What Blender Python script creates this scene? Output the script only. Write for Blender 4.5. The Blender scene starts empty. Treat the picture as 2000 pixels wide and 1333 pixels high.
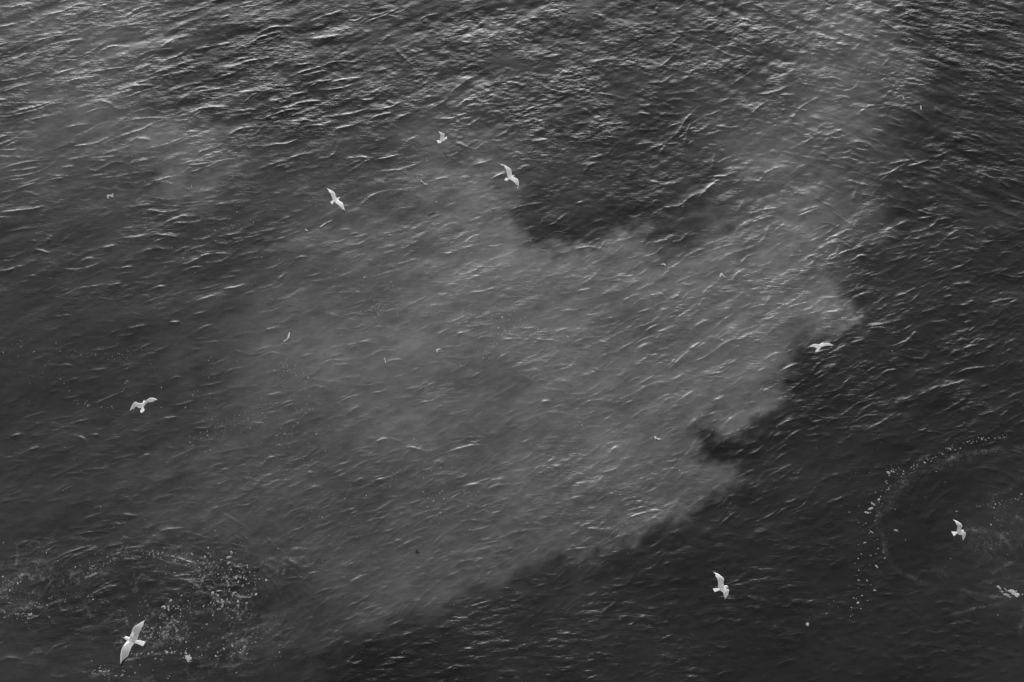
import bpy, bmesh, math, random
import numpy as np
from mathutils import Vector, Matrix

# ------------------------------------------------------------------ camera
CAM_H = 45.0
PITCH = math.radians(55.0)          # below the horizon
LENS, SENS = 50.0, 36.0
scene = bpy.context.scene
cam_d = bpy.data.cameras.new("camera")
cam = bpy.data.objects.new("camera", cam_d)
scene.collection.objects.link(cam)
cam.location = (0, 0, CAM_H)
cam.rotation_euler = (math.pi / 2 - PITCH, 0, 0)
cam_d.lens = LENS; cam_d.sensor_width = SENS
cam_d.clip_start = 0.5; cam_d.clip_end = 20000
scene.camera = cam
scene.render.resolution_x = 1024; scene.render.resolution_y = 682

# ------------------------------------------------------------------ light
SUN_EL, SUN_AZ = math.radians(15.5), math.radians(-4)     # azimuth from +Y towards +X
world = bpy.data.worlds.new("World"); scene.world = world; world.use_nodes = True
wn = world.node_tree; wn.nodes.clear()
w_out = wn.nodes.new("ShaderNodeOutputWorld"); w_bg = wn.nodes.new("ShaderNodeBackground")
w_sky = wn.nodes.new("ShaderNodeTexSky"); w_bw = wn.nodes.new("ShaderNodeRGBToBW")
w_sky.sky_type = 'NISHITA'; w_sky.sun_disc = False
w_sky.sun_elevation = SUN_EL; w_sky.sun_rotation = SUN_AZ
w_sky.air_density = 1.0; w_sky.dust_density = 1.0; w_sky.altitude = 0
wn.links.new(w_sky.outputs[0], w_bw.inputs[0]); wn.links.new(w_bw.outputs[0], w_bg.inputs[0])
w_bg.inputs[1].default_value = 0.15
wn.links.new(w_bg.outputs[0], w_out.inputs[0])
sd = bpy.data.lights.new("sun", 'SUN'); sun = bpy.data.objects.new("sun", sd)
scene.collection.objects.link(sun)
sd.energy = 0.45; sd.angle = math.radians(48); sd.color = (1, 1, 1)
sdir = Vector((math.sin(SUN_AZ) * math.cos(SUN_EL), math.cos(SUN_AZ) * math.cos(SUN_EL), math.sin(SUN_EL)))
sun.rotation_euler = (-sdir).to_track_quat('-Z', 'Y').to_euler()
scene.view_settings.view_transform = 'Standard'; scene.view_settings.look = 'None'
scene.view_settings.gamma = 1; scene.view_settings.exposure = 1.2
try: scene.view_settings.use_curve_mapping = False
except Exception: pass

C = scene.collection
FPX = 2000 * LENS / SENS            # focal length in photo pixels
sP, cP = math.sin(PITCH), math.cos(PITCH)
CAMP = np.array([0, 0, CAM_H])

def ray(px, py):
    """direction of a photo pixel (2000 x 1333) in world space"""
    a = (px - 1000.0) / FPX; b = (666.5 - py) / FPX
    return np.array([a, cP + b * sP, -sP + b * cP])

def at(px, py, z=0.0):
    d = ray(px, py); t = (z - CAM_H) / d[2]
    return CAMP + d * t

def topx(X, Y):
    """point of the sea surface -> photo pixel, clamped far outside the picture"""
    depth = np.maximum(Y * cP + CAM_H * sP, 8.0)
    u = 1000 + FPX * X / depth
    v = 666.5 - FPX * (Y * sP - CAM_H * cP) / depth
    return np.clip(u, -500, 2500), np.clip(v, -400, 1800)

def tag(o, label=None, cat=None, group=None, kind=None):
    if label: o["label"] = label
    if cat: o["category"] = cat
    if group: o["group"] = group
    if kind: o["kind"] = kind

# ------------------------------------------------------------------ noise fields
DX = 0.031
X0, Y0 = -29.76, 14.5; X1, Y1 = X0 + 1920 * DX, Y0 + 1350 * DX
NX, NY = 1920, 1350                    # sizes that transform quickly
rng = np.random.default_rng(11)
kx = np.fft.fftfreq(NX, DX)[None, :] * 2 * np.pi
ky = np.fft.fftfreq(NY, DX)[:, None] * 2 * np.pi
kk = np.hypot(kx, ky); kk[0, 0] = 1e-6

def fbm(lmax, power=1.6, lmin=0.0, aniso=None):
    """smooth random field, unit variance; largest feature lmax metres"""
    k = kk
    if aniso:
        ang, s = aniso; c_, s_ = math.cos(ang), math.sin(ang)
        k = np.hypot((kx * c_ + ky * s_) * s, -kx * s_ + ky * c_)
    k0 = 2 * np.pi / lmax
    amp = (1 + (k / k0) ** 2) ** (-power)
    if lmin: amp = amp * np.exp(-(kk * lmin / (2 * np.pi)) ** 2)
    amp[0, 0] = 0
    f = np.fft.ifft2(np.fft.fft2(rng.standard_normal((NY, NX))) * amp).real
    return f / f.std()

def waves(lam, spread, crest_deg, chop, slope, width=0.45, pw=2):
    """choppy directional wave field; crest_deg = direction the crests run on the map"""
    prop = math.radians(crest_deg + 90)
    kp = 2 * np.pi / lam
    th = np.arctan2(ky, kx) - prop
    D = np.abs(np.cos(th)) ** spread
    S = np.exp(-(np.log(kk / kp) / width) ** 2 / 2) / kk
    S = S + 0.35 * np.where(kk > kp, (kp / kk) ** pw, 0) / kk * np.exp(-(kk * 0.09 / (2 * np.pi)) ** 2)
    N = np.fft.fft2(rng.standard_normal((NY, NX)))
    H = N * S * D; H[0, 0] = 0
    hx = np.fft.ifft2(1j * kx * H).real; hy = np.fft.ifft2(1j * ky * H).real
    s = slope / math.sqrt((hx ** 2 + hy ** 2).mean())
    h = np.fft.ifft2(H).real * s
    dx = np.fft.ifft2(1j * kx / kk * H).real * s * chop
    dy = np.fft.ifft2(1j * ky / kk * H).real * s * chop
    return [h.astype(np.float32), dx.astype(np.float32), dy.astype(np.float32)]

xs = X0 + DX * np.arange(NX); ys = Y0 + DX * np.arange(NY)
XX, YY = np.meshgrid(xs, ys)
U, V = topx(XX, YY)
w1 = fbm(5, 1.5); w2 = fbm(5, 1.5); w3 = fbm(1.4, 1.5, 0.1); w4 = fbm(1.4, 1.5, 0.1)
UW = U + 16 * w1 + 7 * w3; VW = V + 13 * w2 + 6 * w4

def blob(lst, soft=1.0, u=None, v=None):
    u = U + 22 * w1 if u is None else u; v = V + 22 * w2 if v is None else v
    o = np.zeros_like(U)
    for (cx, cy, rx, ry, w) in lst:
        o = np.maximum(o, w * np.exp(-(((u - cx) / rx) ** 2 + ((v - cy) / ry) ** 2) * soft))
    return o

# ------------------------------------------------------------------ wave height of the sea
H = np.zeros((NY, NX), np.float32); DXX = np.zeros_like(H); DYY = np.zeros_like(H)
def add(f, w):
    global H, DXX, DYY
    w = w.astype(np.float32)
    H += f[0] * w; DXX += f[1] * w; DYY += f[2] * w

patch = 0.75 + 0.45 * np.clip(fbm(4, 1.4), -1.4, 1.6)       # gusts: rough and calm patches
WL = blob([(120, 80, 520, 260, 1.0), (500, 180, 420, 240, .95), (250, 420, 420, 150, .6), (900, 120, 400, 220, .7),
           (1700, 760, 420, 300, .62), (1450, 420, 260, 160, .7), (1200, 1020, 420, 90, .55), (1400, 750, 250, 220, .5),
           (450, 900, 600, 130, .34), (1000, 700, 500, 260, .25), (700, 1000, 500, 260, .25), (200, 1180, 420, 200, .55)])
# calm stretches break up the ripples
gust = np.clip(.62 + .34 * fbm(2.2, 1.3, .15) + .22 * fbm(.9, 1.2, .1), .12, 1.5)
add(waves(2.3, 8, 26, 0.9, 0.036), WL * patch)
add(waves(1.0, 9, 30, 1.0, 0.036, 0.4), WL * patch)
add(waves(0.45, 8, 30, 1.0, 0.036, 0.4), WL * gust)
# ripples over the plume and the right-hand water, rising to the right
WM = blob([(1000, 520, 420, 170, .55), (1300, 650, 380, 260, .8), (1550, 560, 260, 220, 1.0), (1250, 980, 420, 120, .9), (900, 1050, 400, 130, .6), (620, 1130, 300, 140, .6),
           (1750, 740, 420, 240, .8), (1600, 420, 320, 160, .9), (700, 560, 350, 160, .4), (500, 940, 500, 110, .6), (800, 820, 400, 160, .38), (200, 560, 450, 140, .42), (150, 850, 400, 150, .42)])
add(waves(0.62, 12, 36, 1.0, 0.05, 0.4), WM * gust)
add(waves(0.30, 8, 34, 1.0, 0.038, 0.35), WM * gust)
add(waves(1.3, 8, 38, 0.9, 0.040, 0.4), WM)
# crossing chop at the top centre and right
WC = blob([(1050, 150, 420, 260, .85), (1550, 130, 330, 260, 1.0), (1300, 330, 300, 120, .6), (1780, 420, 300, 250, .5)])
add(waves(1.1, 5, -42, 1.0, 0.042), WC * patch)
add(waves(0.7, 5, 42, 1.0, 0.042), WC * patch)
add(waves(0.36, 5, -32, 1.0, 0.045), WC * gust)
add(waves(0.32, 5, 25, 1.0, 0.060), WC * gust)
# fine ripples at top right
WR = blob([(1900, 80, 300, 260, 1.0), (1950, 350, 260, 220, .8), (1700, 280, 260, 160, .6), (1560, 100, 200, 160, .55), (1200, 120, 300, 150, .35)])
add(waves(0.42, 5, -20, 1.0, 0.08, 0.35), WR * (0.3 + 0.7 * gust))
add(waves(1.3, 5, -28, 0.9, 0.045), WR)
# short low ripples at the bottom
WB = blob([(1250, 1250, 650, 130, 1.0), (900, 1290, 500, 70, .9), (1750, 1230, 350, 120, .6), (1500, 1050, 300, 110, .6), (1720, 860, 330, 110, .6)])
add(waves(0.40, 7, 8, 1.0, 0.095, 0.33), WB * gust)
# restless water at bottom left
WS = blob([(230, 1150, 330, 170, 1.0), (450, 1120, 200, 120, .8), (60, 1050, 200, 150, .6), (1900, 1100, 200, 200, .3)])
add(waves(0.6, 1.5, 12, 1.0, 0.10, 0.5), WS * gust)
add(waves(0.5, 2, 14, 0.8, 0.028, 0.5), 0.6 + 0.0 * U)
add(waves(3.0, 1.5, 14, 0.6, 0.018, 0.3), 1.0 + 0.0 * U)
CHOP = np.clip(np.maximum(np.maximum(np.maximum(WL * .9, WM), WC), np.maximum(WR, np.maximum(WS, WB))) * gust * 1.2, .22, 1.3).astype(np.float32)
TURN = np.clip(np.maximum(WR, WC * .6) * 1.2 - .1, 0, 1).astype(np.float32)

# single long crests, each where it runs on the water: groups of (origin x, y, scale) and pixel lines
CRESTS = [
 (700, 433, .35, """595,135 620,100 660,80 710,78|1180,170 1240,150 1300,143 1335,155|1640,380 1720,290 1790,235 1830,208 1900,195 1940,170 1990,160|
 1710,130 1790,110 1840,80 1910,70|540,655 560,630 600,620 655,622|780,675 830,660 890,652 930,655|980,655 1050,665 1110,670|1580,650 1610,610 1650,585 1700,572|
 1560,722 1590,700 1640,680|1200,680 1260,655 1330,645|1380,545 1440,530|1215,865 1290,845 1360,820|1090,885 1160,893 1240,897|1060,935 1100,940 1170,942|
 1080,1005 1085,970 1095,945|1010,1020 1040,1003 1080,1000|1440,998 1520,968 1600,925 1660,905 1740,895 1790,865 1825,845|1740,830 1790,790 1830,740 1880,700|
 1850,740 1920,690 1990,640|1850,790 1920,760 1990,720|1760,1020 1850,960 1910,910|1810,1190 1860,1130 1910,1080 1990,1050|75,1250 110,1228 170,1215 250,1230|
 260,1260 330,1268 400,1280|440,1305 530,1275 620,1255 700,1250|1360,1315 1410,1290 1450,1255 1495,1245|1900,490 1915,450 1950,425|1680,500 1740,480|1640,430 1720,380|
 1100,500 1200,495 1290,482|620,400 700,390 760,365|480,180 540,172|1180,405 1270,380 1330,360|440,640 500,600"""),
 (600, 866, .35, """470,612 530,570 590,540 640,515|710,430 740,400 780,372|235,800 280,755 370,715|640,870 700,800 760,755 830,725 890,705|550,975 600,910 650,850 690,810|
 440,1030 550,985|60,915 100,890 150,862 220,868|145,615 180,590 210,560|850,495 950,480 1040,455|1020,555 1090,535 1130,518 1180,502 1260,490 1360,488|
 930,670 960,650 1010,630|1400,640 1450,600 1530,590 1600,575|1600,335 1680,290 1770,258|1400,325 1480,310 1540,290|1200,385 1270,370 1350,348|1000,262 1040,250 1080,238 1130,232|
 870,240 930,238 985,233|690,175 740,175 800,168|1630,85 1690,60 1720,30 1770,12|1740,455 1800,420 1870,400 1990,370|1870,450 1940,425 1995,430|1670,560 1740,530 1830,520|
 1450,520 1530,490 1620,480 1740,485|1870,290 1940,260 1990,215|370,205 420,200 480,185|160,195 220,170|190,1130 230,1105|690,600 750,560 810,530|580,440 610,405 660,385|
 355,635 405,610|480,555 520,535|1430,695 1475,672|300,890 340,850 380,800|0,990 40,965|1200,460 1260,452 1320,465|1080,605 1160,580|0,170 40,158|100,1140 210,1080"""),
 (1300, 400, .35, """385,190 400,150 430,120 490,90 560,60 700,10|220,230 280,210 345,180|0,375 60,340 110,300 170,270 240,252|520,220 560,180 590,120|730,75 800,45 870,15|
 1220,330 1290,310 1350,285|1020,325 1080,290 1140,290|1060,420 1120,390 1190,368|1020,540 1080,505 1165,483|860,610 940,600 1045,573|1060,605 1150,592|1280,650 1360,632|
 1440,660 1520,655 1565,640|1650,635 1700,605 1780,597|1100,700 1200,690 1240,710|1560,860 1620,825 1690,795|1060,980 1120,940 1170,905 1220,893|1100,910 1160,870|
 1590,960 1680,920 1780,905 1860,898|1500,1040 1590,1010 1690,980|950,1200 1010,1160 1080,1110 1160,1090 1220,1080|1370,1090 1430,1060 1540,1010|650,590 720,570 800,545 860,520|
 540,880 600,835 700,820|100,1290 140,1230 200,1190 300,1160 330,1135|490,1080 560,1040 630,1005|240,1110 340,1070|0,930 40,905 80,870 160,800 240,740|0,1005 50,975 110,938|
 180,860 250,830 320,780 420,730|190,600 190,560 230,530|310,490 400,478|370,430 390,390 440,350|650,1330 700,1280 780,1240|620,1240 720,1200 800,1190|1640,1115 1730,1105 1830,1075|
 1820,500 1900,500 1990,485|1450,340 1530,325|1620,265 1700,265|820,970 860,940 900,930|1280,520 1350,490|430,590 520,570 610,560|600,960 680,910 740,890|300,1310 380,1270 470,1240"""),
 (0, 433, .35, """430,230 480,210 560,205|580,358 650,350 680,345|1220,135 1260,130 1310,100 1350,92|850,125 880,105 930,90|1020,280 1070,262 1130,255|1090,445 1150,430 1215,408|
 910,1110 960,1098 1025,1095|50,1205 130,1188|480,1190 560,1195|860,370 920,362|1480,605 1560,590|1240,380 1310,370 1370,350|940,190 1040,140|1110,205 1180,180|180,155 230,165 270,178|
 400,1195 460,1205 490,1225|1480,1325 1560,1305|640,265 740,250|600,635 660,605|700,600 830,575|940,565 1010,560|1400,1125 1470,1130|160,1275 220,1270|780,1310 840,1295|250,120 290,80|
 340,120 410,65|1550,330 1600,280"""),
 (0, 0, .35, """500,840 600,790 720,745 800,720 860,685 960,668|960,610 1010,560 1080,520 1180,505 1300,480 1400,440|1360,580 1420,530 1480,500|1380,245 1450,245 1520,220 1600,170|
 640,560 680,510 740,480 850,440 980,410 1100,395|500,410 600,390 720,375|0,290 80,285 170,240|210,853 300,835 400,800 460,808|0,880 100,878 240,885|430,890 500,868|350,720 430,705 500,695|
 1060,970 1150,940 1240,900 1340,890|1090,890 1110,860 1150,840 1240,815|830,1020 900,1005 990,980|1450,830 1530,810 1600,805 1700,760|1690,500 1750,480 1840,430|320,230 400,230 480,205|
 500,230 540,200 620,160 730,145 850,140|940,110 1010,80 1060,30|1220,110 1290,85|1270,650 1350,640 1420,620|1180,620 1290,605|280,430 350,400 440,380|0,455 80,450 150,430|
 1500,945 1590,920 1650,912|560,20 640,45 720,40|0,45 120,40 200,20|120,350 180,320 240,300 340,260|0,330 60,350 130,340|780,345 830,320 900,300|1120,450 1230,440|620,340 720,300|
 880,290 960,230 1060,200|1480,390 1560,350 1600,310|340,940 420,930|250,1015 330,1000 400,990|40,1010 150,1000|1040,740 1130,740|60,700 150,680 220,700|470,640 560,610 650,600|1550,605 1650,598"""),
 (650, 0, .35, """140,520 190,500 230,488|385,825 420,785 480,755|640,885 680,865 740,825 830,770|970,1200 1020,1165 1080,1150 1160,1140|1800,900 1830,850 1860,790 1910,750 1980,650|
 1780,1200 1850,1160 1930,1150 1990,1120|760,930 850,910 900,890|1380,600 1440,640|330,250 380,300 450,365|150,1160 200,1110 280,1075 400,1070|270,240 310,205 360,195|560,1010 650,990|
 880,1005 960,965|1100,800 1200,770|1350,1150 1400,1125|990,440 1060,435|100,125 170,95|700,600 740,570 800,530"""),
 (1300, 0, .35, """420,0 540,45 620,120 700,130|910,130 960,175 1060,215 1170,235|780,180 830,210 900,290 950,330|1150,70 1240,150 1330,200 1430,240|0,800 60,750 130,650 200,590|
 210,765 290,740 370,730|190,1010 230,985 330,985 400,960 460,930|510,1020 570,960 640,940|680,700 760,600 830,560 900,510|340,1200 400,1170 430,1120|390,1320 400,1290 480,1250 560,1220 630,1200|
 440,1210 540,1170 640,1165|730,1200 800,1170 870,1150|1060,650 1150,590 1230,590|500,530 600,520 700,480|1180,270 1260,310 1340,340|700,230 760,260|640,800 700,770 780,760|
 1500,880 1600,840|900,760 1000,730|1230,920 1400,890|540,250 580,290"""),
]
RID = np.zeros((NY, NX), np.float32)

def catmull(P, step):
    P = np.asarray(P, float); out = []
    Q = np.vstack([2 * P[0] - P[1], P, 2 * P[-1] - P[-2]])
    for i in range(1, len(Q) - 2):
        n = max(2, int(np.linalg.norm(Q[i + 1] - Q[i]) / step))
        for t in np.linspace(0, 1, n, endpoint=False):
            a, b, c, d = Q[i - 1], Q[i], Q[i + 1], Q[i + 2]
            out.append(.5 * (2 * b + (c - a) * t + (2 * a - 5 * b + 4 * c - d) * t * t + (3 * b - a - 3 * c + d) * t ** 3))
    out.append(Q[-2]); return np.array(out)

def ridge(P, A, wf, wn):
    """a cusped crest along P (map metres): wf = far-side width, wn = near-side width"""
    S = catmull(P, 0.25)
    n = len(S) - 1
    if n < 1: return
    S = S + np.cumsum(rng.normal(0, .012, S.shape), 0)
    pad = 1.1
    for i in range(n):
        a, b = S[i], S[i + 1]
        x0 = max(0, int((min(a[0], b[0]) - pad - X0) / DX)); x1 = min(NX, int((max(a[0], b[0]) + pad - X0) / DX))
        y0 = max(0, int((min(a[1], b[1]) - pad - Y0) / DX)); y1 = min(NY, int((max(a[1], b[1]) + pad - Y0) / DX))
        if x1 <= x0 or y1 <= y0: continue
        gx = XX[y0:y1, x0:x1] - a[0]; gy = YY[y0:y1, x0:x1] - a[1]
        d = b - a; L2 = d @ d + 1e-9
        t = np.clip((gx * d[0] + gy * d[1]) / L2, 0, 1)
        ex, ey = gx - t * d[0], gy - t * d[1]
        dist = np.hypot(ex, ey)
        far = (d[0] * gy - d[1] * gx) * (1 if d[0] >= 0 else -1) > 0
        s = (i + t) / n
        taper = np.sin(np.pi * np.clip(s, 0, 1)) ** .7
        w = np.where(far, wf, wn)
        h = A * taper * np.exp(-dist / w)
        RID[y0:y1, x0:x1] = np.maximum(RID[y0:y1, x0:x1], h)

for (ox, oy, sc, txt) in CRESTS:
    for line in txt.replace("\n", "").split("|"):
        pts = [tuple(map(float, p.split(","))) for p in line.split()]
        P = [at(ox + x * sc, oy + y * sc)[:2] for x, y in pts]
        ridge(P, rng.uniform(.030, .046), rng.uniform(.055, .085), rng.uniform(.12, .2))

def scatter_crests(n, box, ang, sang, L, A, wf):
    for _ in range(n):
        px, py = rng.uniform(box[0], box[2]), rng.uniform(box[1], box[3])
        c = at(px, py)[:2]; a = math.radians(rng.normal(ang * 1.3, sang)); l = L * rng.uniform(.6, 1.9)
        bend = rng.normal(0, .12) * l
        u = np.array([math.cos(a), math.sin(a)]); v = np.array([-u[1], u[0]])
        ridge([c - u * l / 2, c + v * bend, c + u * l / 2], A * rng.uniform(.5, 1.3), wf * rng.uniform(.45, .85), wf * 1.1)

scatter_crests(150, (-60, -40, 760, 330), 17, 9, 1.6, .045, .15)
scatter_crests(60, (-40, 300, 500, 520), 8, 9, 1.3, .03, .15)
scatter_crests(70, (700, -20, 1400, 330), 10, 28, 1.1, .032, .13)
scatter_crests(90, (1300, -20, 1800, 420), 12, 34, 1.2, .034, .12)
scatter_crests(150, (1560, -20, 2060, 480), -17, 11, .8, .026, .09)
scatter_crests(120, (1580, 420, 2060, 860), 18, 9, 1.0, .030, .11)
scatter_crests(90, (1150, 480, 1650, 1040), 26, 9, .9, .026, .12)
scatter_crests(90, (700, 880, 1300, 1130), 22, 10, .8, .024, .12)
scatter_crests(60, (600, 480, 1200, 900), 12, 12, .9, .016, .16)
scatter_crests(260, (700, 1120, 2060, 1333), 6, 10, .42, .018, .07)
scatter_crests(80, (560, 1240, 1300, 1345), 18, 9, .5, .018, .07)
scatter_crests(120, (1350, 960, 1800, 1200), 10, 10, .4, .014, .07)
scatter_crests(60, (0, 820, 650, 1060), 10, 14, .6, .018, .12)
scatter_crests(80, (0, 1040, 520, 1333), 16, 22, .7, .026, .09)
scatter_crests(50, (-40, 480, 480, 720), 8, 9, .7, .012, .14)
def arcs(n, cx, cy, r0, r1, sq, a0, a1, A, wf):
    for _ in range(n):
        r = rng.uniform(r0, r1); wob = rng.normal(0, .035); ox, oy = rng.normal(0, .045 * r1), rng.normal(0, .03 * r1); a = math.radians(rng.uniform(a0, a1)); l = rng.uniform(.12, .4) * 150 / r
        P = [at(cx + ox + r * (1 + wob * t) * math.cos(a + t * l), cy + oy - r * (1 + wob * t) * sq * math.sin(a + t * l))[:2] for t in (-1, -.3, .3, 1)]
        if P[0][0] > P[-1][0]: P = P[::-1]
        ridge(P, A * rng.uniform(.5, 1.3), wf * rng.uniform(.5, 1), wf)
arcs(110, 290, 1200, 110, 340, .62, 10, 190, .027, .08)
scatter_crests(200, (380, 900, 760, 1290), 30, 14, .6, .020, .08)
scatter_crests(200, (0, 430, 560, 1040), 13, 9, .8, .016, .09)
arcs(60, 430, 1180, 60, 180, .7, -60, 110, .024, .07)
arcs(36, 1930, 1060, 90, 230, 1.0, 60, 260, .012, .08)
scatter_crests(340, (520, 400, 1250, 920), 18, 11, .75, .017, .08)
scatter_crests(330, (1150, 440, 1660, 1040), 26, 9, .75, .022, .07)
scatter_crests(360, (560, 880, 1300, 1220), 24, 9, .7, .021, .07)
scatter_crests(280, (1600, 430, 2050, 860), 20, 8, .75, .021, .07)
RID *= (1 - .38 * np.clip((450 - V) / 450, 0, 1)).astype(np.float32)
RID *= (0.88 + 0.34 * np.clip(fbm(.6, 1.3), -1.1, 1.3)).astype(np.float32)
H += RID

# ------------------------------------------------------------------ silt in the water (how pale the water body is)
def lin(g):
    c = g / 255.0
    return np.where(c <= .04045, c / 12.92, ((c + .055) / 1.055) ** 2.4)

def shepard(pts, u, v, p=2.0, r=90.0):
    num = 0; den = 0
    for (x, y, g) in pts:
        w = 1.0 / (((u - x) ** 2 + (v - y) ** 2) / r ** 2 + .35) ** p
        num = num + w * g; den = den + w
    return num / den

INSIDE = [(900, 430, 96), (960, 400, 96), (820, 480, 88), (700, 480, 80), (620, 470, 74), (560, 540, 66), (480, 620, 60), (420, 740, 56), (600, 640, 80),
          (740, 580, 88), (900, 560, 90), (1050, 540, 88), (1180, 520, 92), (1230, 470, 96), (1320, 520, 86), (1450, 500, 90), (1560, 500, 90), (1620, 560, 96),
          (1640, 620, 98), (1540, 620, 92), (1420, 620, 84), (1300, 640, 84), (1150, 660, 84), (1000, 700, 86), (850, 700, 84), (700, 720, 82), (560, 760, 74),
          (500, 850, 66), (420, 930, 62), (600, 880, 70), (760, 820, 76), (900, 820, 80), (1050, 820, 80), (1200, 800, 82), (1350, 760, 84), (1480, 720, 88), (1520, 780, 80),
          (1400, 820, 80), (1300, 920, 82), (1440, 940, 84), (1300, 1000, 82), (1180, 1040, 82), (1100, 960, 76), (950, 950, 76), (820, 950, 68), (700, 960, 62), (560, 960, 67),
          (480, 1050, 60), (600, 1060, 65), (750, 1060, 66), (880, 1080, 72), (1000, 1080, 76), (800, 1160, 64), (680, 1180, 63), (560, 1160, 60), (620, 1250, 54), (740, 1230, 60), (900, 1140, 62)]
OUTSIDE = [(60, 60, 62), (200, 60, 64), (380, 60, 58), (600, 60, 46), (850, 80, 46), (1100, 60, 46), (1300, 60, 42), (1500, 60, 58), (1640, 60, 76), (1720, 120, 70), (1850, 60, 36),
           (1960, 150, 34), (60, 200, 60), (250, 200, 60), (400, 170, 44), (560, 200, 42), (760, 180, 46), (950, 200, 50), (1150, 200, 50), (1300, 250, 42), (1450, 180, 56), (1600, 170, 74),
           (1700, 220, 52), (1850, 250, 36), (60, 330, 60), (230, 290, 68), (400, 300, 74), (520, 320, 52), (680, 300, 50), (830, 300, 68), (930, 270, 78), (880, 240, 64), (1080, 310, 48), (1200, 350, 42),
           (1350, 300, 52), (1480, 300, 76), (1560, 390, 82), (1430, 370, 66), (1620, 300, 70), (1540, 230, 70), (1640, 420, 74), (1660, 350, 50), (1760, 420, 36), (1950, 400, 34), (60, 430, 54), (230, 430, 56), (400, 400, 48), (560, 400, 48), (1040, 420, 40),
           (1150, 440, 36), (1250, 410, 40), (1380, 420, 50), (60, 520, 42), (220, 540, 44), (400, 520, 46), (60, 640, 40), (220, 640, 40), (60, 780, 38), (200, 750, 38), (320, 720, 44),
           (60, 900, 38), (200, 880, 42), (330, 860, 48), (60, 1000, 42), (200, 980, 46), (330, 1000, 50), (60, 1100, 46), (200, 1070, 46), (330, 1060, 46), (260, 1150, 34), (440, 1110, 34),
           (400, 1200, 36), (120, 1230, 38), (60, 1300, 44), (200, 1300, 40), (400, 1300, 38), (520, 1290, 38), (640, 1320, 22), (720, 1295, 24), (820, 1290, 27), (900, 1220, 36), (1000, 1180, 40), (1100, 1130, 38),
           (1250, 1080, 32), (1200, 1200, 34), (1050, 1290, 32), (1400, 1030, 30), (1500, 960, 30), (1500, 880, 32), (1600, 780, 30), (1640, 700, 34), (1760, 640, 34), (1720, 520, 36), (1900, 560, 30),
           (1900, 700, 28), (1750, 820, 29), (1900, 820, 29), (1650, 950, 30), (1800, 960, 27), (1950, 930, 30), (1950, 1050, 40), (1800, 1080, 27), (1900, 1180, 30), (1980, 1130, 38), (1600, 1100, 28), (1400, 1150, 30),
           (1500, 1250, 29), (1700, 1250, 29), (1900, 1290, 31)]
PLUME = [(880, 330), (960, 350), (1010, 385), (985, 425), (1040, 465), (1110, 488), (1190, 478), (1215, 440), (1250, 450), (1290, 485), (1380, 478), (1430, 440), (1500, 400), (1590, 392),
         (1600, 440), (1620, 500), (1655, 560), (1682, 620), (1650, 655), (1590, 668), (1562, 715), (1548, 740), (1560, 790), (1500, 800), (1470, 850), (1400, 838), (1372, 858), (1385, 890), (1440, 903), (1463, 935),
         (1450, 965), (1370, 990), (1280, 1030), (1200, 1062), (1100, 1088), (1010, 1115), (930, 1150), (880, 1190), (780, 1225), (700, 1262), (600, 1300), (530, 1240), (510, 1170), (500, 1120), (440, 1070), (340, 1040),
         (310, 960), (360, 880), (400, 800), (380, 700), (440, 600), (470, 520), (560, 455), (640, 430), (720, 400), (790, 350)]

def polydist(poly, u, v):
    """signed distance in photo pixels, positive inside"""
    d = np.full(u.shape, 1e9); ins = np.zeros(u.shape, bool); n = len(poly)
    for i in range(n):
        (ax, ay), (bx, by) = poly[i], poly[(i + 1) % n]
        ex, ey = bx - ax, by - ay
        t = np.clip(((u - ax) * ex + (v - ay) * ey) / (ex * ex + ey * ey), 0, 1)
        d = np.minimum(d, np.hypot(u - ax - t * ex, v - ay - t * ey))
        c = ((ay > v) != (by > v)) & (u < ex * (v - ay) / (ey if ey else 1e-9) + ax)
        ins ^= c
    return np.where(ins, d, -d)

f1 = fbm(.8, .95, .08, (math.radians(30), 1.8)); f2 = fbm(.8, .95, .08, (math.radians(30), 1.8))
sdv = polydist(PLUME, U + 4 * w1 + 6 * w3 + 7 * f1, V + 4 * w2 + 5 * w4 + 6 * f2)
softm = 16 + 85 / (1 + np.exp((U - 620) / 90)) + 30 * np.exp(-((U - 830) / 140) ** 2 - ((V - 330) / 70) ** 2) + 26 * np.exp(-((U - 1500) / 150) ** 2 - ((V - 400) / 70) ** 2)
m = 1 / (1 + np.exp(-sdv / softm * 2.2))
g = m * shepard(INSIDE, UW, VW) + (1 - m) * shepard(OUTSIDE, UW, VW)
for poly, sf, val in (([(215, 268), (340, 250), (400, 258), (470, 285), (487, 302), (440, 322), (400, 365), (370, 392), (340, 370), (290, 330), (200, 305)], 20, 94),
                      ([(0, 0), (330, 0), (360, 60), (330, 130), (250, 190), (280, 240), (150, 300), (0, 300)], 40, 82),
                      ([(1530, 0), (1690, 0), (1760, 130), (1680, 240), (1640, 400), (1600, 470), (1480, 470), (1450, 400), (1530, 260), (1560, 120)], 45, 88)):
    q = 1 / (1 + np.exp(-polydist(poly, U + 12 * w1 + 14 * w3, V + 10 * w2 + 12 * w4) / sf * 2.2))
    g = g + q * .7 * np.maximum(val - g, 0)
billow = .75 * fbm(1.6, 1.2, .12, (math.radians(25), 2.4)) + .55 * fbm(.7, 1.0, .1, (math.radians(30), 2.2)); billow2 = fbm(5, 1.7, .2)
fine = fbm(.4, .95, .09, (math.radians(28), 1.6))
g = g * (1 + .028 * np.clip(fine, -2, 2.5) + (.055 + .05 * np.exp(-((sdv) / 60) ** 2)) * np.clip(billow, -2, 2) + .05 * np.clip(billow2, -2, 2))
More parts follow.
